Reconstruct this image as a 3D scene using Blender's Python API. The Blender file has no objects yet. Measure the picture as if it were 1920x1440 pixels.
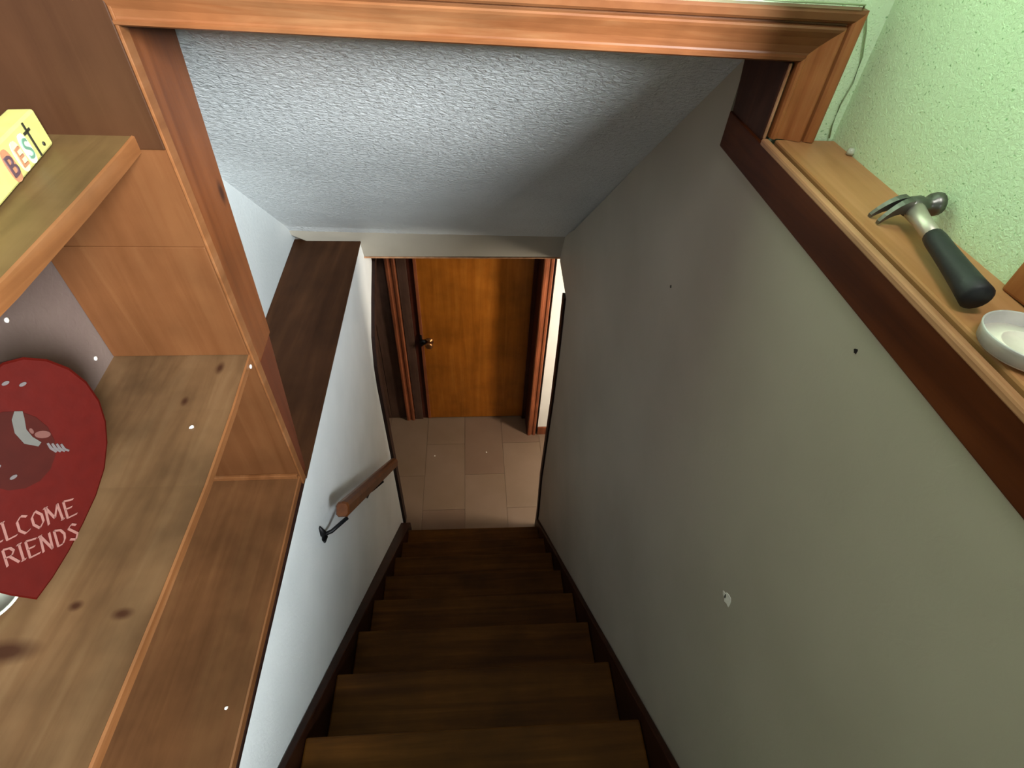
import bpy, bmesh, math, random
from mathutils import Vector, Matrix
random.seed(7)
C = bpy.context.scene.collection
SC = bpy.context.scene
Z0 = 3.106                       # camera height above the lower hall floor

# ------------------------------------------------------------------ camera
cam_d = bpy.data.cameras.new('camera'); cam = bpy.data.objects.new('camera', cam_d); C.objects.link(cam)
cam_d.sensor_width = 36.0; cam_d.lens = 966.747 / 1920 * 36.0; cam_d.clip_start = 0.01
cam.matrix_world = Matrix(((0.9968, 0.0154, -0.0778, 0), (-0.0666, 0.6956, -0.7154, 0), (0.0431, 0.7183, 0.6944, Z0), (0, 0, 0, 1)))
SC.camera = cam

# ------------------------------------------------------------------ world, lights, exposure
w = bpy.data.worlds.new('World'); SC.world = w; w.use_nodes = True
w.node_tree.nodes['Background'].inputs[0].default_value = (0.86, 0.95, 1.0, 1)
w.node_tree.nodes['Background'].inputs[1].default_value = 0.05


def area(name, loc, target, sx, sy, energy, color):
    l = bpy.data.lights.new(name, 'AREA'); l.shape = 'RECTANGLE'; l.size = sx; l.size_y = sy
    l.energy = energy; l.color = color
    o = bpy.data.objects.new(name, l); C.objects.link(o); o.location = loc
    d = Vector(target) - Vector(loc)
    o.rotation_euler = d.to_track_quat('-Z', 'Y').to_euler()
    return o


area('sky_outside_window', (1.5, -2.0, Z0 + 1.02), (-0.1, 0.7, Z0 - 0.35), 0.55, 1.3, 620.0, (0.93, 0.98, 1.0))
area('landing_fill_light', (0.25, 0.16, Z0 + 0.66), (0.33, 0.35, Z0), 0.26, 0.26, 5.0, (1.0, 0.98, 0.93))  # added unseen fill, brightens the green wall and casing
area('back_fill_light', (0.25, -1.7, Z0 + 0.20), (0.1, 0.8, Z0 - 0.2), 0.5, 0.7, 3.6, (0.90, 0.97, 1.0))  # added fill from behind the camera for ceiling and header, no window there
area('hall_daylight', (1.50, 1.85, 1.45), (-0.2, 2.8, 0.9), 0.20, 0.7, 33.0, (1.0, 0.88, 0.72))
SC.view_settings.view_transform = 'Standard'; SC.view_settings.look = 'None'
SC.view_settings.exposure = 0.0; SC.view_settings.gamma = 1.0; SC.view_settings.use_curve_mapping = False


# ------------------------------------------------------------------ materials
def srgb(r, g, b):
    f = lambda c: (c / 255 / 12.92) if c / 255 <= 0.04045 else ((c / 255 + 0.055) / 1.055) ** 2.4
    return (f(r), f(g), f(b), 1)


def mk(name):
    m = bpy.data.materials.new(name); m.use_nodes = True
    nt = m.node_tree
    return m, nt, nt.nodes['Principled BSDF']


def nd(nt, t, **kw):
    n = nt.nodes.new(t)
    for k, v in kw.items():
        if k in n.inputs: n.inputs[k].default_value = v
        else: setattr(n, k, v)
    return n


def ramp(nt, fac, stops):
    r = nt.nodes.new('ShaderNodeValToRGB')
    els = r.color_ramp.elements
    while len(els) < len(stops): els.new(0.5)
    for e, (p, c) in zip(els, stops): e.position = p; e.color = c
    nt.links.new(fac, r.inputs[0]); return r.outputs[0]


def coords(nt, scale):
    tc = nt.nodes.new('ShaderNodeTexCoord'); mp = nt.nodes.new('ShaderNodeMapping')
    mp.inputs['Scale'].default_value = scale
    nt.links.new(tc.outputs['Object'], mp.inputs['Vector']); return mp.outputs[0]


def wood(name, dark, mid, light, axis='y', rough=0.45, spots=None, contrast=1.0, bump=0.08, blotch=0.35, spec=0.22):
    """stained wood: streaks along one axis, soft blotches, fine pores; spots = knots at fixed places"""
    m, nt, b = mk(name)
    s = {'x': (1.6, 26, 26), 'y': (26, 1.6, 26), 'z': (26, 26, 1.6)}[axis]
    v = coords(nt, s)
    n1 = nd(nt, 'ShaderNodeTexNoise', Scale=1.0, Detail=6.0, Roughness=0.62, Distortion=0.6); nt.links.new(v, n1.inputs['Vector'])
    col = ramp(nt, n1.outputs['Fac'], [(0.5 - 0.24 / contrast, dark), (0.5, mid), (0.5 + 0.26 / contrast, light)])
    v2 = coords(nt, (5, 5, 5))
    n2 = nd(nt, 'ShaderNodeTexNoise', Scale=1.0, Detail=4.0, Roughness=0.6); nt.links.new(v2, n2.inputs['Vector'])
    f2 = ramp(nt, n2.outputs['Fac'], [(0.3, (1 - blotch, 1 - blotch, 1 - blotch, 1)), (0.68, (1.0 + blotch * 0.25,) * 3 + (1,))])
    mx = nd(nt, 'ShaderNodeMix', data_type='RGBA', blend_type='MULTIPLY'); mx.inputs[0].default_value = 1.0
    nt.links.new(col, mx.inputs[6]); nt.links.new(f2, mx.inputs[7])
    out = mx.outputs[2]
    for (p, r, sc) in (spots or []):
        tc = nt.nodes.new('ShaderNodeTexCoord')
        su = nd(nt, 'ShaderNodeVectorMath', operation='SUBTRACT'); su.inputs[1].default_value = p
        nt.links.new(tc.outputs['Object'], su.inputs[0])
        ml = nd(nt, 'ShaderNodeVectorMath', operation='MULTIPLY'); ml.inputs[1].default_value = sc
        nt.links.new(su.outputs[0], ml.inputs[0])
        ln = nd(nt, 'ShaderNodeVectorMath', operation='LENGTH'); nt.links.new(ml.outputs[0], ln.inputs[0])
        mr = nd(nt, 'ShaderNodeMapRange'); mr.inputs[1].default_value = r * 0.3; mr.inputs[2].default_value = r
        mr.inputs[3].default_value = 0.9; mr.inputs[4].default_value = 0.0
        nt.links.new(ln.outputs['Value'], mr.inputs[0])
        m2 = nd(nt, 'ShaderNodeMix', data_type='RGBA'); nt.links.new(mr.outputs[0], m2.inputs[0])
        nt.links.new(out, m2.inputs[6]); m2.inputs[7].default_value = srgb(48, 24, 14); out = m2.outputs[2]
    nt.links.new(out, b.inputs['Base Color'])
    b.inputs['Roughness'].default_value = rough
    b.inputs['Specular IOR Level'].default_value = spec
    bp = nd(nt, 'ShaderNodeBump', Strength=bump, Distance=0.004); nt.links.new(n1.outputs['Fac'], bp.inputs['Height'])
    nt.links.new(bp.outputs[0], b.inputs['Normal'])
    return m


def plaster(name, c1, c2, scale, strength, rough=0.75, dist=0.004, stroke=None, specks=None, spec=0.5):
    m, nt, b = mk(name)
    v = coords(nt, stroke or (1, 1, 1))
    n1 = nd(nt, 'ShaderNodeTexNoise', Scale=scale, Detail=5.0, Roughness=0.6, Distortion=0.8); nt.links.new(v, n1.inputs['Vector'])
    n2 = nd(nt, 'ShaderNodeTexNoise', Scale=3.0, Detail=3.0); nt.links.new(coords(nt, (1, 1, 1)), n2.inputs['Vector'])
    col = ramp(nt, n2.outputs['Fac'], [(0.35, c1), (0.65, c2)])
    out = col
    if specks:
        vo = nd(nt, 'ShaderNodeTexNoise', Scale=specks[0], Detail=2.0); nt.links.new(coords(nt, (1, 1, 1)), vo.inputs['Vector'])
        fc = ramp(nt, vo.outputs['Fac'], [(specks[1], (0, 0, 0, 1)), (specks[1] + 0.05, (1, 1, 1, 1))])
        mx = nd(nt, 'ShaderNodeMix', data_type='RGBA'); nt.links.new(fc, mx.inputs[0]); nt.links.new(out, mx.inputs[6])
        mx.inputs[7].default_value = specks[2]; out = mx.outputs[2]
    nt.links.new(out, b.inputs['Base Color']); b.inputs['Roughness'].default_value = rough
    b.inputs['Specular IOR Level'].default_value = spec
    bp = nd(nt, 'ShaderNodeBump', Strength=strength, Distance=dist); nt.links.new(n1.outputs['Fac'], bp.inputs['Height'])
    nt.links.new(bp.outputs[0], b.inputs['Normal'])
    return m


def plain(name, c, rough=0.5, metal=0.0, bump=0.0, trans=0.0, ior=1.45, spec=0.5):
    m, nt, b = mk(name)
    n1 = nd(nt, 'ShaderNodeTexNoise', Scale=60.0, Detail=3.0); nt.links.new(coords(nt, (1, 1, 1)), n1.inputs['Vector'])
    k = 0.86
    col = ramp(nt, n1.outputs['Fac'], [(0.3, (c[0] * k, c[1] * k, c[2] * k, 1)), (0.7, c)])
    nt.links.new(col, b.inputs['Base Color'])
    b.inputs['Roughness'].default_value = rough; b.inputs['Metallic'].default_value = metal
    b.inputs['Specular IOR Level'].default_value = spec
    b.inputs['Transmission Weight'].default_value = trans; b.inputs['IOR'].default_value = ior
    if bump:
        bp = nd(nt, 'ShaderNodeBump', Strength=bump, Distance=0.002); nt.links.new(n1.outputs['Fac'], bp.inputs['Height'])
        nt.links.new(bp.outputs[0], b.inputs['Normal'])
    return m


S = srgb
M = {}
M['wall'] = plaster('white_wall_paint', S(216, 222, 224), S(228, 233, 235), 70, 0.18, 0.6)
M['wallU'] = plaster('white_wall_paint_dimmed', S(188, 194, 194), S(196, 202, 202), 70, 0.3, 0.6)  # white paint, base colour darkened to offset direct sky light
M['wallR'] = plaster('white_wall_paint_shaded', S(160, 153, 139), S(171, 164, 150), 45, 0.10, 0.55)  # white paint with the stairwell shade mixed into its base colour
M['ceil'] = plaster('stippled_ceiling_plaster', S(208, 213, 214), S(218, 223, 224), 75, 0.85, 0.6, 0.014, stroke=(1.0, 1.4, 1.4))
M['green'] = plaster('pale_green_wall_paint', S(210, 242, 200), S(218, 246, 208), 230, 0.5, 0.55, 0.004, specks=(310, 0.66, S(146, 192, 136)))
M['hallwhite'] = plaster('white_hall_paint', S(225, 222, 215), S(232, 230, 224), 50, 0.1)
M['case'] = wood('orange_stained_trim_dimmed', S(95, 53, 27), S(118, 73, 43), S(137, 97, 64), 'x', 0.4)  # same wood as the uprights, strong window light offset by a darker colour
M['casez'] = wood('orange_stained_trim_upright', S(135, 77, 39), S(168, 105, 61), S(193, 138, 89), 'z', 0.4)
M['jambL'] = wood('red_brown_jamb', S(85, 44, 20), S(101, 55, 26), S(117, 68, 37), 'z', 0.4, blotch=0.25, spots=[((-0.444, 0.940, Z0 - 0.42), 0.022, (1, 1.6, 0.8))])
M['jambLd'] = wood('dark_red_jamb', S(70, 32, 17), S(85, 40, 22), S(96, 50, 29), 'z', 0.45, blotch=0.25)
M['jambR'] = wood('dark_walnut_jamb', S(52, 30, 22), S(70, 42, 32), S(86, 54, 42), 'z', 0.45, spec=0.1)
M['fascia'] = wood('dark_brown_fascia', S(55, 24, 9), S(77, 36, 15), S(97, 50, 24), 'y', 0.35, spec=0.1)
M['bead'] = wood('pale_edge_wood', S(150, 104, 72), S(186, 138, 102), S(206, 160, 124), 'y', 0.4)  # pale colour, on the ledge bead it paints in the light the edge catches
M['ledge'] = wood('tan_varnished_ledge', S(159, 111, 68), S(176, 126, 83), S(191, 140, 100), 'y', 0.42, blotch=0.15, bump=0.03)
M['ledgeL'] = wood('dark_brown_ledge', S(49, 28, 15), S(61, 37, 21), S(73, 46, 27), 'y', 0.5, blotch=0.3, spec=0.06)
M['stair'] = wood('worn_dark_tread', S(57, 31, 8), S(78, 46, 11), S(99, 62, 20), 'x', 0.62, blotch=0.4, spec=0.1)
M['string'] = wood('very_dark_stringer', S(35, 17, 11), S(46, 24, 14), S(59, 32, 19), 'y', 0.4, spec=0.1)
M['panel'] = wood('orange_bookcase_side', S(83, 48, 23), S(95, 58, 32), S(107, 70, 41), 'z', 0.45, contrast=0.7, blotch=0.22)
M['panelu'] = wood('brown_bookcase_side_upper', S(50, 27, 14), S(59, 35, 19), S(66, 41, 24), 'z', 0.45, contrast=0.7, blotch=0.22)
M['edge'] = wood('orange_shelf_edge', S(99, 59, 31), S(117, 74, 42), S(129, 88, 57), 'y', 0.45, blotch=0.3)
M['shelf1'] = wood('tan_shelf_top', S(80, 59, 34), S(97, 74, 44), S(107, 84, 54), 'y', 0.5, contrast=0.8, blotch=0.35)
knots = [((-0.470, 0.314, Z0 - 0.722), 0.012, (0.7, 1.2, 1)), ((-0.536, 0.328, Z0 - 0.721), 0.011, (1, 1.2, 1)),
         ((-0.590, 0.272, Z0 - 0.720), 0.030, (0.6, 1.6, 1)), ((-0.49, 0.780, Z0 - 0.70), 0.010, (1, 0.5, 1)),
         ((-0.53, 0.700, Z0 - 0.71), 0.008, (1, 0.6, 1))]
M['shelf2'] = wood('stained_plywood_shelf', S(75, 52, 32), S(94, 68, 44), S(107, 82, 56), 'y', 0.5, spots=knots, contrast=0.8, blotch=0.5)
M['shelf3'] = wood('brown_bottom_shelf', S(81, 51, 27), S(97, 63, 37), S(108, 75, 45), 'y', 0.5, contrast=0.8, blotch=0.4)
M['backp'] = plaster('grey_brown_backing_board', S(88, 73, 68), S(100, 85, 78), 60, 0.2, 0.6)
M['door'] = wood('honey_varnished_door', S(126, 69, 16), S(146, 84, 23), S(163, 101, 35), 'z', 0.35, contrast=0.8, blotch=0.3)
M['dcase'] = wood('red_brown_door_casing', S(104, 56, 32), S(134, 74, 46), S(156, 92, 60), 'z', 0.4)
M['ddark'] = wood('dark_door_jamb', S(54, 24, 16), S(70, 32, 22), S(86, 42, 30), 'z', 0.45)
M['dpanel'] = wood('grey_brown_panelling', S(62, 44, 36), S(80, 58, 48), S(96, 72, 58), 'z', 0.5, spec=0.1)
M['dark'] = wood('black_brown_trim_and_gap', S(30, 16, 12), S(42, 22, 16), S(52, 30, 20), 'z', 0.5)
M['rail'] = wood('brown_handrail_wood', S(74, 38, 16), S(100, 56, 26), S(122, 74, 40), 'y', 0.4)
M['iron'] = plain('black_iron', S(26, 26, 28), 0.45, 0.6)
M['steel'] = plain('worn_steel', S(112, 112, 108), 0.35, 0.9, 0.2)
M['shaft'] = plain('satin_steel_shaft', S(196, 190, 178), 0.4, 0.7, 0.1)
M['rubber'] = plain('black_rubber', S(30, 33, 36), 0.55, 0.0, 0.3)
M['brass'] = plain('aged_brass', S(150, 104, 64), 0.3, 0.9)
M['white'] = plain('white_plastic', S(232, 230, 222), 0.4)
M['lid'] = plain('translucent_white_plastic', S(250, 246, 232), 0.35, 0.0, 0.0, 0.05)
M['lidrim'] = plain('clear_plastic_rim', S(238, 240, 238), 0.2, 0.0, 0.0, 0.4)
M['red'] = plain('red_painted_wood', S(60, 7, 3), 0.6, 0.0, 0.2, spec=0.08)
M['redside'] = plain('dark_red_edge', S(70, 22, 16), 0.55)
M['letter'] = plain('faded_pink_paint', S(110, 73, 66), 0.6, spec=0.2)
M['goose'] = plain('grey_white_paint', S(63, 60, 54), 0.6)
M['orange'] = plain('orange_paint', S(70, 28, 16), 0.6)
M['greyp'] = plain('grey_paint', S(70, 61, 60), 0.6)
M['olive'] = plain('olive_brown_paint', S(46, 10, 5), 0.6, spec=0.08)
M['yellow'] = plain('yellow_painted_wood', S(192, 186, 112), 0.5, 0.0, 0.1)
M['ink'] = plain('black_ink', S(40, 38, 28), 0.6)
M['inkpink'] = plain('brown_pink_ink', S(172, 120, 88), 0.6)
M['inkpinkbg'] = plain('pale_pink_ink', S(236, 196, 160), 0.6)
M['inkgreen'] = plain('sage_green_ink', S(98, 134, 112), 0.6)
M['inkgreenbg'] = plain('pale_mint_ink', S(196, 222, 184), 0.6)
M['inkpurple'] = plain('plum_ink', S(84, 62, 70), 0.6)
M['dish'] = plain('green_glaze', S(62, 118, 74), 0.3)
M['dishrim'] = plain('pale_glaze', S(190, 196, 178), 0.3)
M['tileA'] = plaster('beige_vinyl_tile', S(115, 95, 76), S(124, 103, 86), 30, 0.05, 0.4)
M['tileB'] = plaster('brown_beige_vinyl_tile', S(110, 88, 72), S(118, 96, 79), 30, 0.05, 0.4)
M['grout'] = plaster('brown_tile_joint', S(104, 84, 67), S(112, 91, 74), 30, 0.1, 0.8)
M['landing'] = wood('landing_floorboards', S(92, 56, 28), S(112, 70, 38), S(128, 84, 48), 'y', 0.45)
M['chip'] = plain('white_paint_chip', S(240, 236, 226), 0.7)
M['cord'] = plain('pale_green_cord', S(150, 172, 130), 0.6)
M['glass'] = plain('window_glass', S(240, 246, 246), 0.02, 0.0, 0.0, 1.0)


# ------------------------------------------------------------------ mesh helpers (camera-relative z, Z0 added here)
def P(x, y, z): return (x, y, z + Z0)


def link(name, verts, faces, mat, parent=None, bevel=0.0, smooth=False, seg=2):
    me = bpy.data.meshes.new(name); me.from_pydata([tuple(v) for v in verts], [], faces); me.validate()
    bm = bmesh.new(); bm.from_mesh(me); bmesh.ops.recalc_face_normals(bm, faces=bm.faces[:])
    if bevel:
        ed = [e for e in bm.edges if len(e.link_faces) == 2 and e.calc_face_angle(0) > 0.6]
        bmesh.ops.bevel(bm, geom=ed, offset=bevel, segments=seg, profile=0.5, affect='EDGES', clamp_overlap=True)
    bm.to_mesh(me); bm.free()
    if smooth:
        for p in me.polygons: p.use_smooth = True
    me.materials.append(mat)
    o = bpy.data.objects.new(name, me); C.objects.link(o)
    if parent: put(o, parent)
    return o


def put(o, parent):
    o.parent = parent; o.matrix_parent_inverse = Matrix.Translation(-Vector(parent.location)) if not parent.parent else parent_inv(parent)
    return o


def parent_inv(p):
    # sub-parts: the part itself has its mesh in world coordinates, so the child only undoes nothing
    return Matrix.Identity(4)


HEX = [(0, 1, 2, 3), (7, 6, 5, 4), (0, 4, 5, 1), (1, 5, 6, 2), (2, 6, 7, 3), (3, 7, 4, 0)]


def hexa(name, c8, mat, parent=None, bevel=0.0):
    return link(name, c8, HEX, mat, parent, bevel)


def box(name, x0, x1, y0, y1, z0, z1, mat, parent=None, bevel=0.0):
    z0 += Z0; z1 += Z0
    return hexa(name, [(x0, y0, z0), (x1, y0, z0), (x1, y1, z0), (x0, y1, z0), (x0, y0, z1), (x1, y0, z1), (x1, y1, z1), (x0, y1, z1)], mat, parent, bevel)


def prism(name, ring_a, ring_b, mat, parent=None, bevel=0.0, smooth=False):
    n = len(ring_a); v = list(ring_a) + list(ring_b)
    f = [tuple(range(n)), tuple(range(2 * n - 1, n - 1, -1))] + [(i, (i + 1) % n, n + (i + 1) % n, n + i) for i in range(n)]
    return link(name, v, f, mat, parent, bevel, smooth)


def loft(name, rings, mat, parent=None, smooth=True, closed=True, bevel=0.0):
    n = len(rings[0]); v = [p for r in rings for p in r]; f = []
    for k in range(len(rings) - 1):
        for i in range(n):
            f.append((k * n + i, k * n + (i + 1) % n, (k + 1) * n + (i + 1) % n, (k + 1) * n + i))
    if closed: f += [tuple(range(n)), tuple(range(len(v) - 1, len(v) - n - 1, -1))]
    return link(name, v, f, mat, parent, bevel, smooth)


def tube_rings(path, radii, n=12, sq=1.0):
    path = [Vector(p) for p in path]; rings = []
    up = Vector((0, 0, 1))
    for i, p in enumerate(path):
        t = (path[min(i + 1, len(path) - 1)] - path[max(i - 1, 0)]).normalized()
        a = t.cross(up)
        if a.length < 1e-4: a = t.cross(Vector((0, 1, 0)))
        a.normalize(); b = a.cross(t)
        r = radii[i] if isinstance(radii, (list, tuple)) else radii
        rings.append([p + (a * math.cos(2 * math.pi * k / n) + b * math.sin(2 * math.pi * k / n) * sq) * r for k in range(n)])
    return rings


def tube(name, path, radii, mat, parent=None, n=12, sq=1.0): return loft(name, tube_rings(path, radii, n, sq), mat, parent)


def lathe(name, c, prof, mat, parent=None, n=40, axis=None):
    c = Vector(c); ax = (axis or Vector((0, 0, 1))).normalized()
    a = ax.orthogonal().normalized(); b = ax.cross(a)
    rings = [[c + ax * h + (a * math.cos(2 * math.pi * k / n) + b * math.sin(2 * math.pi * k / n)) * r for k in range(n)] for r, h in prof]
    return loft(name, rings, mat, parent)


def text(name, body, size, origin, u, v, nrm, mat, parent, depth=0.0008, shear=0.0, width=1.0, align='CENTER'):
    cu = bpy.data.curves.new(name, 'FONT'); cu.body = body; cu.size = size; cu.align_x = align; cu.shear = shear
    cu.extrude = depth; cu.space_character = 1.02
    to = bpy.data.objects.new(name, cu); C.objects.link(to)
    bpy.context.view_layer.update()
    me = bpy.data.meshes.new_from_object(to.evaluated_get(bpy.context.evaluated_depsgraph_get()))
    bpy.data.objects.remove(to)
    o0 = Vector(origin); u = Vector(u); v = Vector(v); nrm = Vector(nrm)
    for vt in me.vertices:
        c = vt.co.copy(); vt.co = o0 + u * (c.x * width) + v * c.y + nrm * c.z
    me.materials.clear(); me.materials.append(mat)
    o = bpy.data.objects.new(name, me); C.objects.link(o)
    if parent: put(o, parent)
    return o


def structure(o): o['kind'] = 'structure'; return o


def empty(name, loc, kind=None):
    o = bpy.data.objects.new(name, None); o.location = loc; C.objects.link(o)
    o.empty_display_size = 0.05
    if kind: o['kind'] = kind
    return o


def tag(o, label, cat, group=None):
    o['label'] = label; o['category'] = cat
    if group: o['group'] = group
    return o


xl = lambda y: -0.418 - 0.028 * y            # face of the left stairwell wall
XR = 0.421                                   # face of the right stairwell wall
yw = lambda x: 0.7904 - 0.0793 * x           # face of the header wall, slightly out of square
ZL = -1.139                                  # top of left ledge
zr = lambda y: -0.243 + 0.05 * (y - 0.74)    # top of right ledge
FL = -Z0

# ------------------------------------------------------------------ stairwell walls
endL = [(2.30, ZL - 0.009), (2.284, -1.36), (2.11, -1.46), (1.95, -1.57), (1.885, -1.70), (1.87, -1.82), (1.872, -2.0), (1.874, -2.4), (1.87, -2.8), (1.868, FL)]
polyL = [(-0.6, FL), (-0.6, ZL - 0.009)] + endL
wl = structure(prism('wall_left', [P(xl(y), y, z) for y, z in polyL], [P(xl(y) - 0.11, y, z) for y, z in polyL], M['wall']))
edge = endL[1:]
n = len(edge)
vv = []
for y, z in edge: vv += [P(xl(y) + 0.016, y + 0.004, z), P(xl(y) + 0.016, y + 0.060, z), P(xl(y) - 0.112, y + 0.060, z), P(xl(y) - 0.112, y + 0.004, z)]
loft('corner_trim', [vv[4 * i:4 * i + 4] for i in range(n)], M['dark'], wl, smooth=False)

endR = [(2.13, -1.14), (2.115, -1.255), (1.875, -1.30), (1.845, -1.55), (1.828, -1.9), (1.835, -2.3), (1.84, -2.6), (1.79, -2.92), (1.79, FL)]
polyR = [(-0.6, FL), (-0.6, -0.36), (0.2, -0.31), (0.874, -0.285), (0.874, -0.155)] + [(1.4, -0.585), (1.9, -0.985)] + endR
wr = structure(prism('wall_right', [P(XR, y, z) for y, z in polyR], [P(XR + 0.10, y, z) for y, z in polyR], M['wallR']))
edge = endR[2:]
vv = []
for y, z in edge: vv += [P(XR - 0.010, y + 0.002, z), P(XR - 0.010, y + 0.045, z), P(XR + 0.102, y + 0.045, z), P(XR + 0.102, y + 0.002, z)]
loft('corner_trim', [vv[4 * i:4 * i + 4] for i in range(len(edge))], M['dark'], wr, smooth=False)

for nm, y, z, r, mt in (('plaster_patch', 0.341, -0.841, 0.013, 'hallwhite'), ('plaster_patch', 0.352, -0.846, 0.006, 'hallwhite'), ('nail_hole', 0.897, -0.592, 0.0035, 'iron'), ('nail_hole', 0.405, -0.351, 0.003, 'iron')):
    ring = [(y + r * random.uniform(0.6, 1.2) * math.cos(t), z + r * random.uniform(0.6, 1.2) * math.sin(t)) for t in [k * math.pi / 5 for k in range(10)]]
    prism(nm, [P(XR - 0.0006, a, b) for a, b in ring], [P(XR + 0.002, a, b) for a, b in ring], M[mt], wr)

# sloped ceiling following the stairs, left side a little higher, plus the dropped end
rows = 14
top = []; bot = []
for i in range(rows + 1):
    t = i / rows; y = 0.86 + t * (2.11 - 0.86)
    for j in range(9):
        s = j / 8; x = -0.80 + s * (XR + 0.06 + 0.80)
        zl_ = -0.055 - 0.85 * (y - 0.86); z_r = -0.161 - 0.783 * (y - 0.86)
        k = min(1.0, (x + 0.72) / (XR + 0.72)); z = zl_ + (z_r - zl_) * k
        if t == 1: z = -1.14
        bot.append(P(x, y, z)); top.append(P(x, y, z + 0.06))
nv = len(bot); f = []
for i in range(rows):
    for j in range(8):
        a = i * 9 + j; q = (a, a + 1, a + 10, a + 9); f += [q, tuple(nv + k for k in reversed(q))]
for i in range(rows):
    a = i * 9; f += [(a, a + 9, nv + a + 9, nv + a), (a + 8, nv + a + 8, nv + a + 17, a + 17)]
for j in range(8):
    a = rows * 9 + j; f += [(j, nv + j, nv + j + 1, j + 1), (a, a + 1, nv + a + 1, nv + a)]
cl = structure(link('ceiling', bot + top, f, M['ceil'], smooth=False))
hexa('ceiling_drop', [P(-0.56, 2.118, -1.238), P(XR + 0.10, 2.118, -1.238), P(XR + 0.10, 2.16, -1.238), P(-0.56, 2.16, -1.238), P(-0.84, 2.045, -1.05), P(XR + 0.10, 2.045, -1.05), P(XR + 0.10, 2.16, -1.03), P(-0.84, 2.16, -1.03)], M['wallR'], cl, 0.004)  # shade of the low ceiling end comes from the darkened paint
box('edge_strip', -0.50, XR, 2.113, 2.122, -1.243, -1.236, M['bead'], cl, 0.002)

# set-back wall over the left ledge
xb = lambda y: -0.645 - 0.0525 * y
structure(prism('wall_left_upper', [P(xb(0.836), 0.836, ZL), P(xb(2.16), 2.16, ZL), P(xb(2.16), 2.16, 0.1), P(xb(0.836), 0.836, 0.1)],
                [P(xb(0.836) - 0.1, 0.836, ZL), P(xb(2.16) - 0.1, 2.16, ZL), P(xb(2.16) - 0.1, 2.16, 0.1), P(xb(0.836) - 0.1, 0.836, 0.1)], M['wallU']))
# dark board capping the low left wall
lt = structure(hexa('trim_1', [P(xl(0.84) + 0.004, 0.835, ZL - 0.0088), P(xl(2.1) + 0.004, 2.095, ZL - 0.0088), P(xb(2.1), 2.095, ZL - 0.0088), P(xb(0.84), 0.835, ZL - 0.0088),
                               P(xl(0.84) + 0.004, 0.835, ZL), P(xl(2.1) + 0.004, 2.095, ZL), P(xb(2.1), 2.095, ZL), P(xb(0.84), 0.835, ZL)], M['ledgeL'], None, 0.002))

hexa('gap_shadow_strip', [P(xl(-0.6) + 0.001, -0.6, ZL - 0.0088), P(xl(0.834) + 0.001, 0.834, ZL - 0.0088), P(xl(0.834) - 0.09, 0.834, ZL - 0.0088), P(xl(-0.6) - 0.09, -0.6, ZL - 0.0088),
                       P(xl(-0.6) + 0.001, -0.6, ZL + 0.001), P(xl(0.834) + 0.001, 0.834, ZL + 0.001), P(xl(0.834) - 0.09, 0.834, ZL + 0.001), P(xl(-0.6) - 0.09, -0.6, ZL + 0.001)], M['dark'], lt)  # dark strip painting the shadow gap between bookcase and wall top

# ------------------------------------------------------------------ header wall, casing, jambs
structure(hexa('wall_far', [P(-0.80, yw(-0.80), -0.150), P(0.545, yw(0.545), -0.150), P(0.545, yw(0.545) + 0.11, -0.150), P(-0.80, yw(-0.8) + 0.04, -0.150),
                            P(-0.80, yw(-0.80), 1.0), P(0.545, yw(0.545), 1.0), P(0.545, yw(0.545) + 0.11, 1.0), P(-0.80, yw(-0.8) + 0.04, 1.0)], M['green']))
structure(hexa('wall_far_return', [P(0.434, yw(0.436), -0.30), P(0.545, yw(0.545), -0.30), P(0.545, yw(0.545) + 0.11, -0.30), P(0.436, yw(0.436) + 0.11, -0.30),
                                   P(0.434, yw(0.436), -0.150), P(0.545, yw(0.545), -0.150), P(0.545, yw(0.545) + 0.11, -0.150), P(0.436, yw(0.436) + 0.11, -0.150)], M['green']))
prof = [(0.0, 0.0), (0.0, 0.010), (0.0022, 0.0135), (0.006, 0.0140), (0.0085, 0.0105), (0.011, 0.0100), (0.020, 0.0112), (0.030, 0.0150), (0.037, 0.0185),
        (0.0405, 0.0195), (0.043, 0.0180), (0.0445, 0.0110), (0.0465, 0.0110), (0.048, 0.0170), (0.051, 0.0195), (0.059, 0.0205), (0.063, 0.0180), (0.064, 0.0)]
t2 = structure(empty('trim_2', P(0, 0.79, -0.15)))
cx, cz = 0.4300, -0.149
def st(kind):
    out = []
    for wd, d in prof:
        wd *= 0.93
        if kind == 'L': x, z = -0.52, cz + wd
        elif kind == 'M': x, z = cx + wd, cz + wd
        else: x, z = cx + wd, zr(0.75) - 0.001
        out.append(P(x, yw(x) - d, z))
    return out
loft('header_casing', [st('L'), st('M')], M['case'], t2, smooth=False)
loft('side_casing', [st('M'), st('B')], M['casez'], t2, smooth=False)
hexa('jamb', [P(XR, yw(XR) - 0.004, -0.30), P(XR + 0.007, yw(XR) - 0.004, -0.30), P(XR + 0.007, 0.872, -0.30), P(XR - 0.001, 0.850, -0.30),
              P(XR, yw(XR) - 0.004, -0.151), P(XR + 0.007, yw(XR) - 0.004, -0.151), P(XR + 0.007, 0.885, -0.151), P(XR - 0.001, 0.885, -0.151)], M['jambR'], t2, 0.002)
hexa('jamb_edge', [P(XR + 0.001, yw(XR) - 0.008, -0.247), P(XR + 0.005, yw(XR) - 0.008, -0.247), P(XR + 0.005, yw(XR) - 0.003, -0.247), P(XR + 0.001, yw(XR) - 0.003, -0.247),
                   P(XR + 0.001, yw(XR) - 0.008, -0.151), P(XR + 0.005, yw(XR) - 0.008, -0.151), P(XR + 0.005, yw(XR) - 0.003, -0.151), P(XR + 0.001, yw(XR) - 0.003, -0.151)], M['bead'], t2, 0.002)
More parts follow.
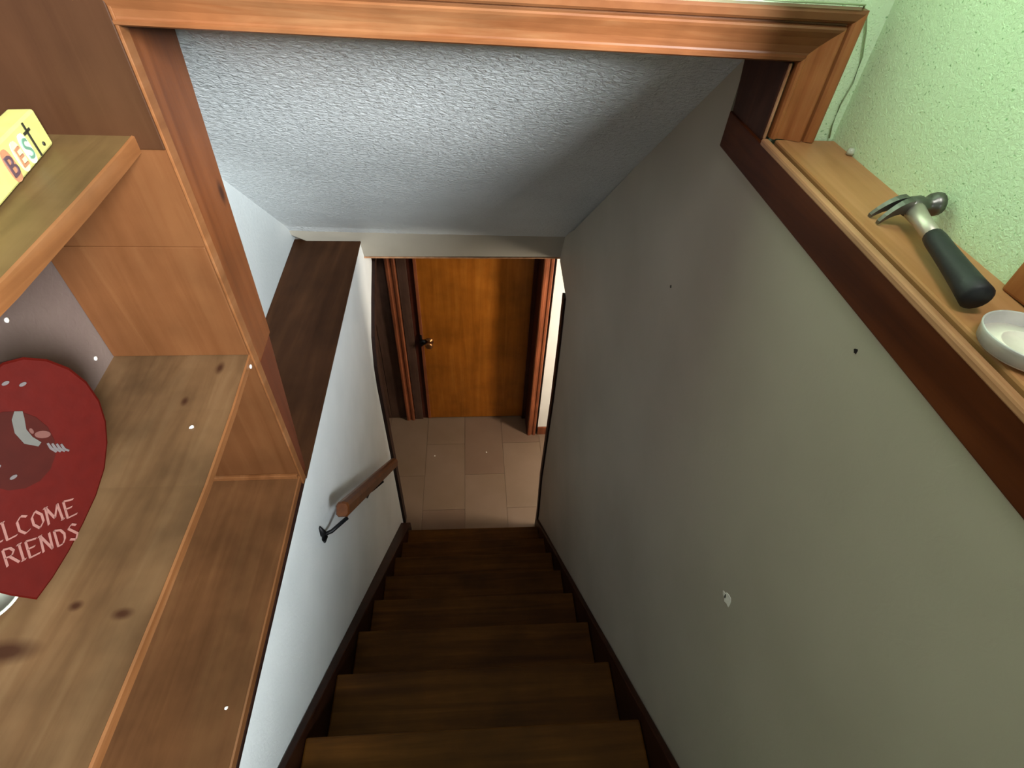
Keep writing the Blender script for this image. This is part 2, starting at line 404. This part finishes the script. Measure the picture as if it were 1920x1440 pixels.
hexa('head_jamb', [P(-0.445, yw(-0.445) - 0.002, -0.151), P(XR + 0.011, yw(XR) - 0.002, -0.151), P(XR + 0.011, 0.88, -0.151), P(-0.445, 0.95, -0.151),
                   P(-0.445, yw(-0.445) - 0.002, -0.138), P(XR + 0.011, yw(XR) - 0.002, -0.138), P(XR + 0.011, 0.88, -0.138), P(-0.445, 0.95, -0.138)], M['jambL'], t2, 0.002)
# left jamb in two boards with an angled joint
t3 = structure(empty('trim_3', P(-0.45, 0.85, ZL)))
def jb(name, pts, mat, dx=0.0):
    prism(name, [P(xl(y) + dx, y, z) for y, z in pts], [P(xl(y) - 0.03, y, z) for y, z in pts], mat, t3, 0.0015)
jb('upper_jamb', [(0.8335, -0.151), (0.8335, -0.715), (0.846, -0.742), (0.935, -0.735), (0.982, -0.151)], M['jambL'], 0.0)
jb('lower_jamb', [(0.8335, -0.719), (0.8335, ZL), (0.866, ZL), (0.932, -0.739), (0.848, -0.746)], M['jambLd'], -0.003)

# ------------------------------------------------------------------ right ledge
t4 = structure(empty('trim_4', P(0.45, 0.4, -0.3)))
ya, yb = -0.75, 0.745
def slant(name, x0, x1, d0, d1, mat, bev=0.001, y1=None):
    y1 = y1 or yb
    hexa(name, [P(x0, ya, zr(ya) + d0), P(x1, ya, zr(ya) + d0), P(x1, y1, zr(y1) + d0), P(x0, y1, zr(y1) + d0),
                P(x0, ya, zr(ya) + d1), P(x1, ya, zr(ya) + d1), P(x1, y1, zr(y1) + d1), P(x0, y1, zr(y1) + d1)], mat, t4, bev)
slant('fascia_board', XR - 0.004, XR + 0.012, -0.060, -0.006, M['fascia'], 0.002, 0.868)
slant('edge_bead', XR - 0.0045, XR + 0.006, -0.010, 0.000, M['bead'], 0.003)
slant('groove_strip', XR + 0.006, XR + 0.017, -0.050, -0.009, M['ddark'], 0.0)
slant('ledge_board', XR + 0.016, 0.527, -0.050, -0.001, M['ledge'], 0.003)

# ------------------------------------------------------------------ green side wall with its window just out of the picture
gw = structure(empty('wall_right_upper', P(0.525, 0, -0.25)))
box('wall_panel', 0.525, 0.60, 0.36, 0.86, -0.34, 1.2, M['green'], gw)
box('wall_panel_above', 0.525, 0.60, -1.45, 0.36, 1.10, 1.2, M['green'], gw)
box('wall_panel_below', 0.525, 0.60, -1.45, 0.36, -0.60, -0.05, M['green'], gw)
box('wall_panel_behind', 0.525, 0.60, -2.6, -1.45, -1.2, 1.2, M['green'], gw)
wn = structure(empty('window_1', P(0.55, -0.12, -0.235)))
box('side_casing', 0.514, 0.526, 0.335, 0.392, -0.262, 1.14, M['casez'], wn, 0.003)
box('side_casing', 0.505, 0.526, -1.49, -1.43, -0.05, 1.14, M['casez'], wn, 0.003)
box('head_casing', 0.505, 0.526, -1.43, 0.335, 1.08, 1.14, M['casez'], wn, 0.003)
box('sill', 0.495, 0.60, -1.45, 0.335, -0.062, -0.040, M['case'], wn, 0.003)
box('apron', 0.510, 0.526, -1.43, 0.335, -0.250, -0.062, M['case'], wn, 0.003)
box('frame', 0.585, 0.61, 0.325, 0.36, -0.05, 1.10, M['white'], wn, 0.003)
box('frame', 0.585, 0.61, -1.45, -1.415, -0.05, 1.10, M['white'], wn, 0.003)

# ------------------------------------------------------------------ staircase
sc_ = tag(empty('staircase', P(0, 1.0, FL)), 'steep dark brown wooden staircase with worn treads going down to the hall', 'staircase')
run, rise = 0.197, 0.2045
ny = lambda k: 0.32 + run * k
nz = lambda k: -1.47 - rise * k
for k in range(-2, 8):
    yb_ = ny(k - 1) + 0.016 if k > -2 else -0.10
    hexa('tread', [P(-0.405, yb_ - 0.01, nz(k) - 0.026), P(0.402, yb_ - 0.01, nz(k) - 0.026), P(0.402, ny(k) - 0.004, nz(k) - 0.026), P(-0.405, ny(k) + 0.004, nz(k) - 0.026),
                   P(-0.405, yb_ - 0.01, nz(k)), P(0.402, yb_ - 0.01, nz(k)), P(0.402, ny(k) - 0.004, nz(k)), P(-0.405, ny(k) + 0.004, nz(k))], M['stair'], sc_, 0.005) if k > -2 else None
    y0 = ny(k) - 0.030
    box('riser', -0.403, 0.400, y0, y0 + 0.014, nz(k + 1) + 0.001, nz(k) - 0.026 if k > -2 else nz(k) - 0.03, M['stair'], sc_)
line = lambda y: -1.47 - rise / run * (y - 0.32)
for sx, xf, xi in ((-1, lambda y: xl(y) + 0.001, -0.406), (1, lambda y: XR - 0.001, 0.403)):
    ye = 1.80 if sx < 0 else 1.775
    ys = [-0.05, 0.5, 1.0, 1.5, ye]
    off = 0.030
    upper = [(y, line(y) + off) for y in ys]; pts = upper + [(ye, FL + 0.002), (1.55, FL + 0.002), (1.0, line(1.0) - 0.28), (0.5, line(0.5) - 0.28), (-0.05, line(-0.05) - 0.28)]
    prism('stringer', [P(xf(y), y, z) for y, z in pts], [P(xi, y, z) for y, z in pts], M['string'], sc_, 0.003)

# ------------------------------------------------------------------ lower hall
fl = structure(box('floor', -1.6, 2.0, 1.3, 3.0, FL - 0.06, FL - 0.004, M['grout']))
T = 0.290
first = {}
for i in range(-5, 7):
    for j in range(-1, 2):
        x0 = -0.060 + T * i; y0 = 2.257 + 2 * T * j - (T if i % 2 else 0.0)
        mt = M['tileA'] if (i * 3 + j * 5) % 4 != 0 else M['tileB']
        if not first:
            me = box('tile', 0.0009, T - 0.0009, 0.0009, 2 * T - 0.0009, FL - 0.004, FL, mt, None, 0.0006)
            first['A'] = me.data; o = me
        o = o if len(first) == 1 and (i, j) == (-5, -1) else bpy.data.objects.new('tile', first['A'])
        if o.name not in C.objects: C.objects.link(o)
        if mt is not first['A'].materials[0]:
            o.material_slots[0].link = 'OBJECT'; o.material_slots[0].material = mt
        o.location = (x0, y0, 0.0); o.parent = fl
structure(box('wall_hall_left', -1.7, -1.6, 1.3, 3.0, FL, -0.55, M['hallwhite']))
structure(box('wall_hall_right', 2.0, 2.1, 1.3, 3.0, FL, -0.55, M['hallwhite']))
structure(box('wall_hall_near', 0.521, 2.0, 1.3, 1.4, FL, -0.55, M['hallwhite']))
structure(box('wall_hall_near_left', -1.6, xl(1.6) - 0.11, 1.3, 1.4, FL, -1.17, M['hallwhite']))
structure(box('ceiling_hall', -1.7, 2.1, 2.16, 3.05, -0.55, -0.49, M['hallwhite']))
structure(box('ceiling_hall_right', 0.521, 2.1, 1.3, 2.16, -0.55, -0.49, M['hallwhite']))
structure(box('ceiling_hall_left', -1.7, -0.55, 1.3, 2.16, -1.22, -1.165, M['hallwhite']))
structure(box('wall_hall_back', -1.6, 2.0, 2.90, 3.0, FL, -0.55, M['hallwhite']))
# white painted wall to the right of the door frame
structure(box('wall_hall_far', 0.508, 2.0, 2.635, 2.90, FL, -0.55, M['hallwhite']))
structure(box('baseboard_hall', 0.508, 1.9, 2.622, 2.635, FL, FL + 0.08, M['dcase'], None, 0.002))
# dark panelling on the left of the door
pw = structure(empty('wall_hall_panelled', P(-0.7, 2.83, FL)))
x = -1.6
while x < -0.53:
    x1 = min(x + 0.12, -0.522)
    box('panel_board', x + 0.0015, x1 - 0.0015, 2.83, 2.90, FL, -0.55, M['dpanel'], pw, 0.003); x += 0.12
# the door and its frame
d1 = structure(empty('door_1', P(0.0, 2.82, FL)))
top_z = FL + 2.05
box('door_slab', -0.343, 0.424, 2.815, 2.852, FL + 0.012, top_z, M['door'], d1, 0.003)
box('edge_stile', -0.350, -0.329, 2.812, 2.852, FL + 0.010, top_z, M['dcase'], d1, 0.002)
# left casing: two ridged boards, then a rebated jamb
cas = [(0.0, 0.0), (0.0, 0.020), (0.006, 0.024), (0.018, 0.024), (0.024, 0.017), (0.036, 0.016), (0.044, 0.022), (0.056, 0.023), (0.062, 0.018), (0.065, 0.0)]
for nm, x0, y_, zt in (('left_casing', -0.520, 2.822, top_z + 0.06), ('right_casing', 0.430, 2.640, top_z + 0.06)):
    prism(nm, [P(x0 + a, y_ - b, FL) for a, b in cas], [P(x0 + a, y_ - b, zt) for a, b in cas], M['dcase'], d1)
box('left_jamb', -0.452, -0.392, 2.812, 2.86, FL, top_z + 0.02, M['dpanel'], d1, 0.002)
box('left_stop', -0.392, -0.351, 2.826, 2.86, FL, top_z + 0.02, M['ddark'], d1, 0.002)
box('right_jamb', 0.426, 0.446, 2.632, 2.87, FL, top_z + 0.02, M['ddark'], d1, 0.002)
box('right_stop', 0.400, 0.427, 2.795, 2.815, FL, top_z + 0.02, M['ddark'], d1, 0.002)
box('head_jamb', -0.392, 0.446, 2.66, 2.87, top_z, top_z + 0.04, M['ddark'], d1, 0.002)
kn = lathe('door_knob', P(-0.290, 2.815, FL + 0.80), [(0.030, 0.0), (0.030, 0.006), (0.012, 0.010), (0.011, 0.026), (0.022, 0.034), (0.027, 0.044), (0.025, 0.056), (0.014, 0.062), (0.001, 0.063)], M['brass'], d1, 24, Vector((0, -1, 0)))
box('latch_plate', -0.352, -0.338, 2.808, 2.813, FL + 0.76, FL + 0.86, M['iron'], d1, 0.002)
lathe('keyhole_rose', P(-0.335, 2.811, FL + 0.80), [(0.022, 0.0), (0.022, 0.010), (0.016, 0.018), (0.001, 0.019)], M['iron'], d1, 20, Vector((0, -1, 0)))

# ------------------------------------------------------------------ upper landing behind the camera
structure(box('floor_upper', -0.43, 0.421, -2.6, -0.10, -1.12, -1.061, M['landing']))
structure(box('wall_left_behind', -0.84, -0.735, -2.6, 0.80, -1.16, 1.0, M['green']))

# ------------------------------------------------------------------ bookcase
bk = tag(empty('bookcase', P(-0.56, 0.3, ZL)), 'built-in orange brown wooden bookcase with three shelves left of the stairs', 'bookcase')
XB = -0.700
xf = lambda y: xl(y) + 0.0
def ypanel(name, y0, y1, x0, x1, z0, z1, mat, bev=0.0015): return box(name, x0, x1, y0, y1, z0, z1, mat, bk, bev)
ypanel('side_panel', 0.815, 0.833, XB - 0.02, xl(0.82) + 0.001, ZL + 0.001, -0.02, M['panel'])
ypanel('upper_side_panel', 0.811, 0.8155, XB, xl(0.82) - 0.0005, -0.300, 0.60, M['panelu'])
ypanel('side_panel_facing', 0.8115, 0.8155, XB + 0.001, xl(0.82) - 0.002, -0.696, -0.458, M['panel'])
ypanel('front_edge', 0.813, 0.834, xl(0.82) - 0.001, xl(0.82) + 0.0035, ZL + 0.001, 0.60, M['edge'], 0.001)
ypanel('near_side_panel', -0.368, -0.350, XB, xl(-0.35), ZL + 0.08, 0.60, M['panel'])
box('back_panel', XB - 0.012, XB, -0.35, 0.815, ZL + 0.001, 0.60, M['backp'], bk)
box('top_panel', XB, xl(0.3), -0.35, 0.811, 0.60, 0.62, M['panel'], bk, 0.0015)
def shelf(name, pts, th, mat, edge_mat, inset=0.0):
    """a board that sags along its length: pts = (y, z) of the top"""
    rings = []; er = []
    for y, z in pts:
        f_ = xf(y) - inset
        rings.append([P(XB, y, z), P(f_ - 0.004, y, z), P(f_ - 0.004, y, z - th), P(XB, y, z - th)])
        er.append([P(f_ - 0.004, y, z + 0.0008), P(f_ - 0.0005, y, z - 0.0005), P(f_ - 0.0005, y, z - th), P(f_ - 0.004, y, z - th)])
    s_ = loft(name, rings, mat, bk, smooth=False)
    loft('edge_band', er, edge_mat, s_, smooth=False)
    return s_
sag = lambda pts, n_: pts
shelf('shelf', [(-0.35, -0.708), (0.15, -0.716), (0.33, -0.722), (0.52, -0.724), (0.68, -0.714), (0.815, -0.698)], 0.015, M['shelf2'], M['edge'])
shelf('shelf', [(-0.35, -0.315), (0.2, -0.312), (0.48, -0.306), (0.64, -0.296), (0.76, -0.286), (0.811, -0.281)], 0.023, M['shelf1'], M['edge'], 0.035)
shelf('bottom_shelf', [(-0.09, -1.114), (0.2, -1.116), (0.5, -1.114), (0.815, -1.108)], 0.020, M['shelf3'], M['edge'])
box('cleat', XB, xl(0.81) - 0.004, 0.806, 0.8152, -1.108, -1.094, M['edge'], bk, 0.002)
for y, z in ((0.676, -0.505), (0.774, -0.668)):
    lathe('screw_head', P(XB, y, z), [(0.0042, 0.0), (0.0040, 0.0016), (0.0012, 0.0026), (0.0002, 0.0026)], M['chip'], bk, 12, Vector((1, 0, 0)))
lathe('screw_head', P(xl(0.78) + 0.0, 0.795, -0.712), [(0.0045, 0.0), (0.0042, 0.0016), (0.0012, 0.0026), (0.0002, 0.0026)], M['chip'], bk, 12, Vector((1, 0, 0)))

# ------------------------------------------------------------------ yellow word block on the top shelf
A0 = Vector(P(-0.566, 0.777, -0.2815)); D = Vector((0.020, -0.152, -0.0125)).normalized(); Nn = Vector((0.152, 0.020, 0)).normalized(); Up = D.cross(Nn) * -1
if Up.z < 0: Up = -Up
L_, H_, W_ = 0.30, 0.046, 0.030
ws = tag(empty('word_block', tuple(A0 + D * L_ / 2 - Nn * W_ / 2)), 'yellow wooden word block reading BEST on the uppermost bookcase shelf', 'sign')
c8 = [A0, A0 + D * L_, A0 + D * L_ - Nn * W_, A0 - Nn * W_]
hexa('block', [tuple(p) for p in c8] + [tuple(p + Up * H_) for p in c8], M['yellow'], ws, 0.003)
def onblock(s, h, d=0.0006): return A0 + D * s + Up * h + Nn * d
def plate(name, s, h, a, b, mat):
    ring = [(onblock(s, h, 0.0002) - D * a * math.cos(t) * (abs(math.cos(t)) ** -0.4 if abs(math.cos(t)) > 1e-6 else 1) * 0.9 + Up * b * math.sin(t)) for t in [k * math.pi / 10 + 0.01 for k in range(20)]]
    prism(name, [tuple(p) for p in ring], [tuple(p + Nn * 0.0006) for p in ring], mat, ws)
plate('letter_patch', 0.059, 0.020, 0.0105, 0.018, M['inkgreenbg'])
plate('letter_patch', 0.081, 0.020, 0.0105, 0.018, M['inkpinkbg'])
plate('letter_patch', 0.106, 0.020, 0.0115, 0.019, M['inkpink'])
for ch, s, sz, mt in (('B', 0.106, 0.034, M['inkpurple']), ('E', 0.081, 0.032, M['inkpink']), ('S', 0.059, 0.034, M['inkgreen'])):
    text('letter', ch, sz, onblock(s, 0.0085, 0.0012), -D, Up, Nn, mt, ws)
def bar(s0, h0, s1, h1, wd):
    p, q = onblock(s0, h0, 0.0006), onblock(s1, h1, 0.0006); t = (q - p).normalized(); sd = t.cross(Nn) * wd / 2
    prism('letter', [tuple(v) for v in (p - sd, p + sd, q + sd, q - sd)], [tuple(v + Nn * 0.001) for v in (p - sd, p + sd, q + sd, q - sd)], M['ink'], ws)
bar(0.041, 0.003, 0.041, 0.044, 0.0034); bar(0.033, 0.034, 0.050, 0.0335, 0.0028)
lathe('full_stop', tuple(onblock(0.022, 0.010, 0.0)), [(0.0026, 0.0), (0.0026, 0.0012), (0.0003, 0.0014)], M['ink'], ws, 12, Nn)

# ------------------------------------------------------------------ red heart plaque leaning on the middle shelf
HT = Vector(P(-0.5860, 0.3360, -0.7165)); hu = Vector((0.4695, 0.8829, 0)); hv = Vector((-0.302, 0.1606, 0.9397)); hn = Vector((0.8297, -0.4412, 0.342))
ro = math.radians(-25.5)
au = hu * math.cos(ro) + hv * math.sin(ro); av = -hu * math.sin(ro) + hv * math.cos(ro)
hp = tag(empty('heart_plaque', tuple(HT)), 'red heart-shaped wooden welcome plaque leaning on the middle bookcase shelf', 'sign')
half = [(0.0, 0.0), (0.022, 0.020), (0.046, 0.047), (0.070, 0.079), (0.092, 0.111), (0.110, 0.146), (0.121, 0.182), (0.1255, 0.213), (0.124, 0.245), (0.1145, 0.275), (0.099, 0.298),
        (0.078, 0.314), (0.055, 0.321), (0.034, 0.318), (0.016, 0.305), (0.004, 0.285)]
out = half + [(0.0, 0.276)] + [(-a, b) for a, b in reversed(half[1:])]
hpt = lambda a, b, d=0.0: HT + au * a + av * b + hn * d
th_ = 0.010
rA = [tuple(hpt(a, b, -th_)) for a, b in out]; rB = [tuple(hpt(a, b, -0.002)) for a, b in out]
cen = (0.0, 0.17); rC = [tuple(hpt(a + (cen[0] - a) * 0.02, b + (cen[1] - b) * 0.02, 0)) for a, b in out]
prism('heart_board', rA, rB, M['redside'], hp)
prism('painted_face', rB, rC, M['red'], hp)
PEN = {'W': (.95, [[(0, 1), (.15, 0), (.42, .72), (.6, 0), (.85, 1)], [(-.08, .97), (.1, 1.0)]]), 'E': (.68, [[(.1, 1), (.1, 0), (.6, .06)], [(.1, 1), (.6, .95)], [(.1, .52), (.45, .55)]]),
       'L': (.62, [[(.1, 1), (.1, 0), (.55, .08)], [(0, .97), (.2, 1.0)]]), 'C': (.66, [[(.55, .88), (.3, 1), (.08, .75), (.08, .25), (.3, 0), (.55, .14)]]),
       'O': (.68, [[(.3, 1), (.08, .7), (.08, .3), (.3, 0), (.54, .3), (.54, .7), (.3, 1)]]), 'M': (.88, [[(.05, 0), (.1, 1), (.4, .25), (.68, 1), (.74, 0)], [(0, .97), (.2, 1.0)], [(.66, .02), (.84, .05)]]),
       'F': (.66, [[(.1, 0), (.1, 1), (.6, .95)], [(.1, .52), (.45, .55)]]), 'R': (.68, [[(.1, 0), (.1, 1), (.42, .96), (.54, .75), (.4, .52), (.1, .5)], [(.3, .5), (.62, 0)]]),
       'I': (.34, [[(.14, 1), (.14, 0)], [(.04, .97), (.26, 1.0)], [(.04, .0), (.26, .03)]]), 'N': (.68, [[(.06, 0), (.1, 1), (.5, 0), (.54, 1)], [(0, .97), (.18, 1.0)]]),
       'D': (.68, [[(.1, 0), (.1, 1), (.4, .9), (.54, .6), (.5, .3), (.35, .05), (.1, 0)]]), 'S': (.62, [[(.52, .86), (.3, 1), (.1, .8), (.48, .32), (.32, 0), (.05, .14)]])}
def pen_word(word, a0, b0, sw, sh):
    """broad-nib lettering, every stroke a thin raised sliver of paint"""
    v, f = [], []; cur = a0
    for ch in word:
        adv, lines = PEN[ch]
        for ln in lines:
            for (x0, y0), (x1, y1) in zip(ln, ln[1:]):
                p = Vector((cur + x0 * sw, b0 + y0 * sh + x0 * sw * 0.0)); q = Vector((cur + x1 * sw, b0 + y1 * sh))
                t = (q - p).normalized(); nib = Vector((0.0010, 0.0008)); th = Vector((-t.y, t.x)) * 0.00035
                if nib.dot(th) < 0: th = -th
                w_ = nib + th; k = len(v)
                for d in (0.0004, 0.0012):
                    for c in (p - w_, p + w_, q + w_, q - w_): v.append(tuple(hpt(c.x, c.y, d)))
                f += [tuple(k + i_ for i_ in h) for h in HEX]
        cur += adv * sw
    return link('lettering', v, f, M['letter'], hp)
pen_word('WELCOME', -0.0495, 0.0945, 0.0225, 0.0245)
pen_word('FRIENDS', -0.0345, 0.0605, 0.0223, 0.0235)
def hblob(name, pts, mat, d=0.0004):
    prism(name, [tuple(hpt(a, b, d)) for a, b in pts], [tuple(hpt(a, b, d + 0.0007)) for a, b in pts], mat, hp)
def stroke(pts, wds):
    l, r = [], []
    for i, (a, b) in enumerate(pts):
        p0 = pts[max(0, i - 1)]; p1 = pts[min(len(pts) - 1, i + 1)]; t = Vector((p1[0] - p0[0], p1[1] - p0[1])).normalized(); s = Vector((-t.y, t.x)) * wds[i]
        l.append((a + s.x, b + s.y)); r.append((a - s.x, b - s.y))
    return l + r[::-1]
ell = lambda ca, cb, ra, rb, rt=0.0: [(ca + ra * math.cos(t) * math.cos(rt) - rb * math.sin(t) * math.sin(rt), cb + ra * math.cos(t) * math.sin(rt) + rb * math.sin(t) * math.cos(rt)) for t in [k * math.pi / 8 for k in range(16)]]
hblob('painted_wreath', ell(0.02, 0.205, 0.042, 0.052), M['olive'])
hblob('painted_neck', stroke([(0.0345, 0.254), (0.032, 0.244), (0.031, 0.228), (0.036, 0.214), (0.046, 0.205)], [0.004, 0.0062, 0.006, 0.0058, 0.003]), M['goose'], 0.0012)
hblob('painted_bow', ell(0.0515, 0.217, 0.0085, 0.0050, -0.3), M['orange'], 0.0012)
hblob('painted_beak', ell(0.0415, 0.225, 0.002, 0.004, 0.2), M['orange'], 0.0012)
for q in range(4):
    hblob('painted_feather', stroke([(0.054 + 0.0045 * q, 0.204 - 0.002 * q), (0.056 + 0.0045 * q, 0.196 - 0.002 * q), (0.0605 + 0.0045 * q, 0.189 - 0.001 * q)], [0.0012, 0.0017, 0.0012]), M['greyp'], 0.0012)
for a, b in ((0.030, 0.292), (0.046, 0.287), (0.0, 0.19), (0.012, 0.172)):
    hblob('painted_petal', ell(a, b, 0.0042, 0.0022, 0.4), M['greyp'], 0.0012)

# ------------------------------------------------------------------ small dish behind the plaque
ds = tag(empty('dish', P(-0.646, 0.338, -0.7195)), 'small green dish with pale rim behind the tip of red heart', 'dish')
lathe('bowl', P(-0.646, 0.338, -0.7195), [(0.0239, 0.0), (0.0276, 0.001), (0.0368, 0.008), (0.0414, 0.014), (0.0400, 0.0145), (0.0350, 0.010), (0.0258, 0.004), (0.0009, 0.003)], M['dish'], ds)
lathe('rim', P(-0.646, 0.338, -0.7195), [(0.0391, 0.0140), (0.0419, 0.0130), (0.0437, 0.0150), (0.0423, 0.0170), (0.0396, 0.0165), (0.0391, 0.0141)], M['dishrim'], ds)

# ------------------------------------------------------------------ handrail on the left wall
hr = tag(empty('handrail', P(-0.40, 0.85, -1.45)), 'short sloping brown wooden handrail on black brackets along the left wall', 'handrail')
a = Vector(P(-0.374, 0.835, -1.300)); b_ = Vector(P(-0.392, 1.600, -2.085)); dr = (b_ - a).normalized(); sd = Vector((1, 0.02, 0)).normalized(); up = sd.cross(dr)
if up.z < 0: up = -up
sec = [(-0.019, -0.014), (-0.019, 0.010), (-0.013, 0.020), (0.0, 0.023), (0.013, 0.020), (0.019, 0.010), (0.019, -0.014), (0.012, -0.022), (-0.012, -0.022)]
rings = []
for t, s in ((0, 0.80), (0.006, 1.0), (0.5, 1.0), (1.0, 1.0)):
    p = a + (b_ - a) * t; rings.append([tuple(p + sd * u * s + up * v * s) for u, v in sec])
loft('rail', rings, M['rail'], hr, smooth=False)
for t in (0.035, 0.66):
    p = a + (b_ - a) * t; wx = xl(p.y)
    br = tube('bracket', [(wx + 0.004, p.y - 0.06, p.z - 0.050), (wx + 0.026, p.y - 0.045, p.z - 0.056), (p.x, p.y - 0.012, p.z - 0.040), tuple(p - up * 0.021)], [0.006, 0.006, 0.006, 0.005], M['iron'], hr, 10)
    tube('wall_plate', [(wx + 0.003, p.y - 0.062, p.z - 0.085), (wx + 0.006, p.y - 0.061, p.z - 0.060), (wx + 0.006, p.y - 0.060, p.z - 0.040), (wx + 0.003, p.y - 0.058, p.z - 0.010)], [0.004, 0.011, 0.011, 0.004], M['iron'], hr, 12)

# ------------------------------------------------------------------ hammer on the right ledge
hx, hy = 0.485, 0.512
hz = zr(hy) + 0.014
hm = tag(empty('hammer', P(hx, 0.44, zr(0.44))), 'steel claw hammer with black rubber grip lying on the tan ledge', 'hammer')
hd = [(a, b * 0.85, c * 0.85) for a, b, c in [(-0.002, 0.0145, 0.0145), (0.004, 0.0150, 0.0150), (0.010, 0.0140, 0.0140), (0.014, 0.0095, 0.0095), (0.022, 0.0090, 0.0095), (0.030, 0.0125, 0.0130), (0.045, 0.0130, 0.0130), (0.052, 0.0110, 0.0095)]]
x_r = 0.5125
rings = []
for s, r1, r2 in hd:
    rings.append([P(x_r - s * 0.68, hy + r1 * math.cos(2 * math.pi * k / 16), hz + 0.009 - s * 0.08 + r2 * math.sin(2 * math.pi * k / 16)) for k in range(16)])
loft('head', rings, M['steel'], hm)
for sg in (-1, 1):
    path = []
    rr = []
    for t in range(7):
        q = t / 6
        cxp = x_r - 0.034 - 0.024 * q; czp = hz + 0.008 - 0.020 * q * q; cyp = hy + 0.012 * q * 0.55 + sg * (0.0045 + 0.0035 * q)
        w2 = 0.0045 - 0.0020 * q; h2 = 0.0080 - 0.0062 * q
        path.append([P(cxp, cyp - w2, czp - h2), P(cxp, cyp + w2, czp - h2), P(cxp, cyp + w2, czp + h2), P(cxp, cyp - w2, czp + h2)])
    loft('claw', path, M['steel'], hm, smooth=False)
h0 = Vector(P(0.4860, hy - 0.004, hz + 0.004)); h1 = Vector(P(0.4503, 0.353, zr(0.353) + 0.0160))
dh = (h1 - h0)
tube('shaft', [h0 - dh * 0.02, h0 + dh * 0.15, h0 + dh * 0.42], [0.0105, 0.0085, 0.0078], M['shaft'], hm, 14)
tube('grip', [h0 + dh * t for t in (0.33, 0.345, 0.40, 0.55, 0.72, 0.88, 0.98, 1.0)], [0.006, 0.0092, 0.0100, 0.0104, 0.0112, 0.0124, 0.0134, 0.010], M['rubber'], hm, 18)

# ------------------------------------------------------------------ plastic lid at the grip end
lx, ly = 0.465, 0.303
lz = zr(ly) + 0.0005
ld = tag(empty('plastic_lid', P(lx, ly, lz)), 'round translucent white plastic lid beside the black grip on the ledge', 'lid')
lathe('disc', P(lx, ly, lz), [(0.0328, 0.0), (0.0348, 0.002), (0.0348, 0.004), (0.0213, 0.0045), (0.0201, 0.0065), (0.0184, 0.0065), (0.0172, 0.0045), (0.0008, 0.0045)], M['lid'], ld, 48)
lathe('rim', P(lx, ly, lz), [(0.0348, 0.002), (0.0369, 0.012), (0.0377, 0.0145), (0.0371, 0.0155), (0.0359, 0.0145), (0.0344, 0.004)], M['lidrim'], ld, 48)

# ------------------------------------------------------------------ thin cord and clip in the corner
pts = [(0.300, 0.757, -0.0835), (0.391, 0.747, -0.0850), (0.440, 0.743, -0.0845), (0.477, 0.7405, -0.0845), (0.488, 0.7395, -0.088), (0.497, 0.7390, -0.098), (0.504, 0.7383, -0.113), (0.5135, 0.7378, -0.141),
       (0.5163, 0.7375, -0.171), (0.5125, 0.7379, -0.198), (0.514, 0.7376, -0.225), (0.5178, 0.7373, -0.2410)]
cu = [(x, yw(x) - 0.0235 if z > -0.087 and x < 0.49 else yw(x) - 0.0035, z) for x, y, z in pts]
tag(tube('cord', [P(*p) for p in cu], 0.0010, M['cord'], None, 8), 'thin pale cord hanging down the green corner beside the casing', 'cord')
tag(lathe('cable_clip', P(0.522, 0.695, zr(0.695)), [(0.0048, 0.0), (0.0052, 0.004), (0.0036, 0.0075), (0.0006, 0.0085)], M['dishrim'], None, 16), 'tiny pale plastic knob on ledge against green wall', 'clip')

# ------------------------------------------------------------------ flakes of white paint
def flake(label, p, s, nrm=(0, 0, 1)):
    nrm = Vector(nrm); a_ = nrm.orthogonal().normalized(); b2 = nrm.cross(a_); c = Vector(p)
    ring = [c + (a_ * math.cos(t) + b2 * math.sin(t)) * s * random.uniform(0.7, 1.15) for t in [k * math.pi / 3 for k in range(6)]]
    o = prism('paint_flake', [tuple(q) for q in ring], [tuple(q + nrm * s * 0.4) for q in ring], M['chip'])
    tag(o, label, 'paint flake', 'paint flakes')
flake('white paint flake on the middle bookcase shelf', P(-0.497, 0.640, -0.7162), 0.0045)
flake('white paint flake on hall floor tile, right one of the two', P(0.103, 2.458, FL), 0.006)
flake('white paint flake on hall floor tile, left one of the two', P(-0.286, 2.435, FL), 0.006)
flake('tiny white paint flake on the lowest bookcase shelf', P(-0.462, 0.300, -1.1155), 0.0035)
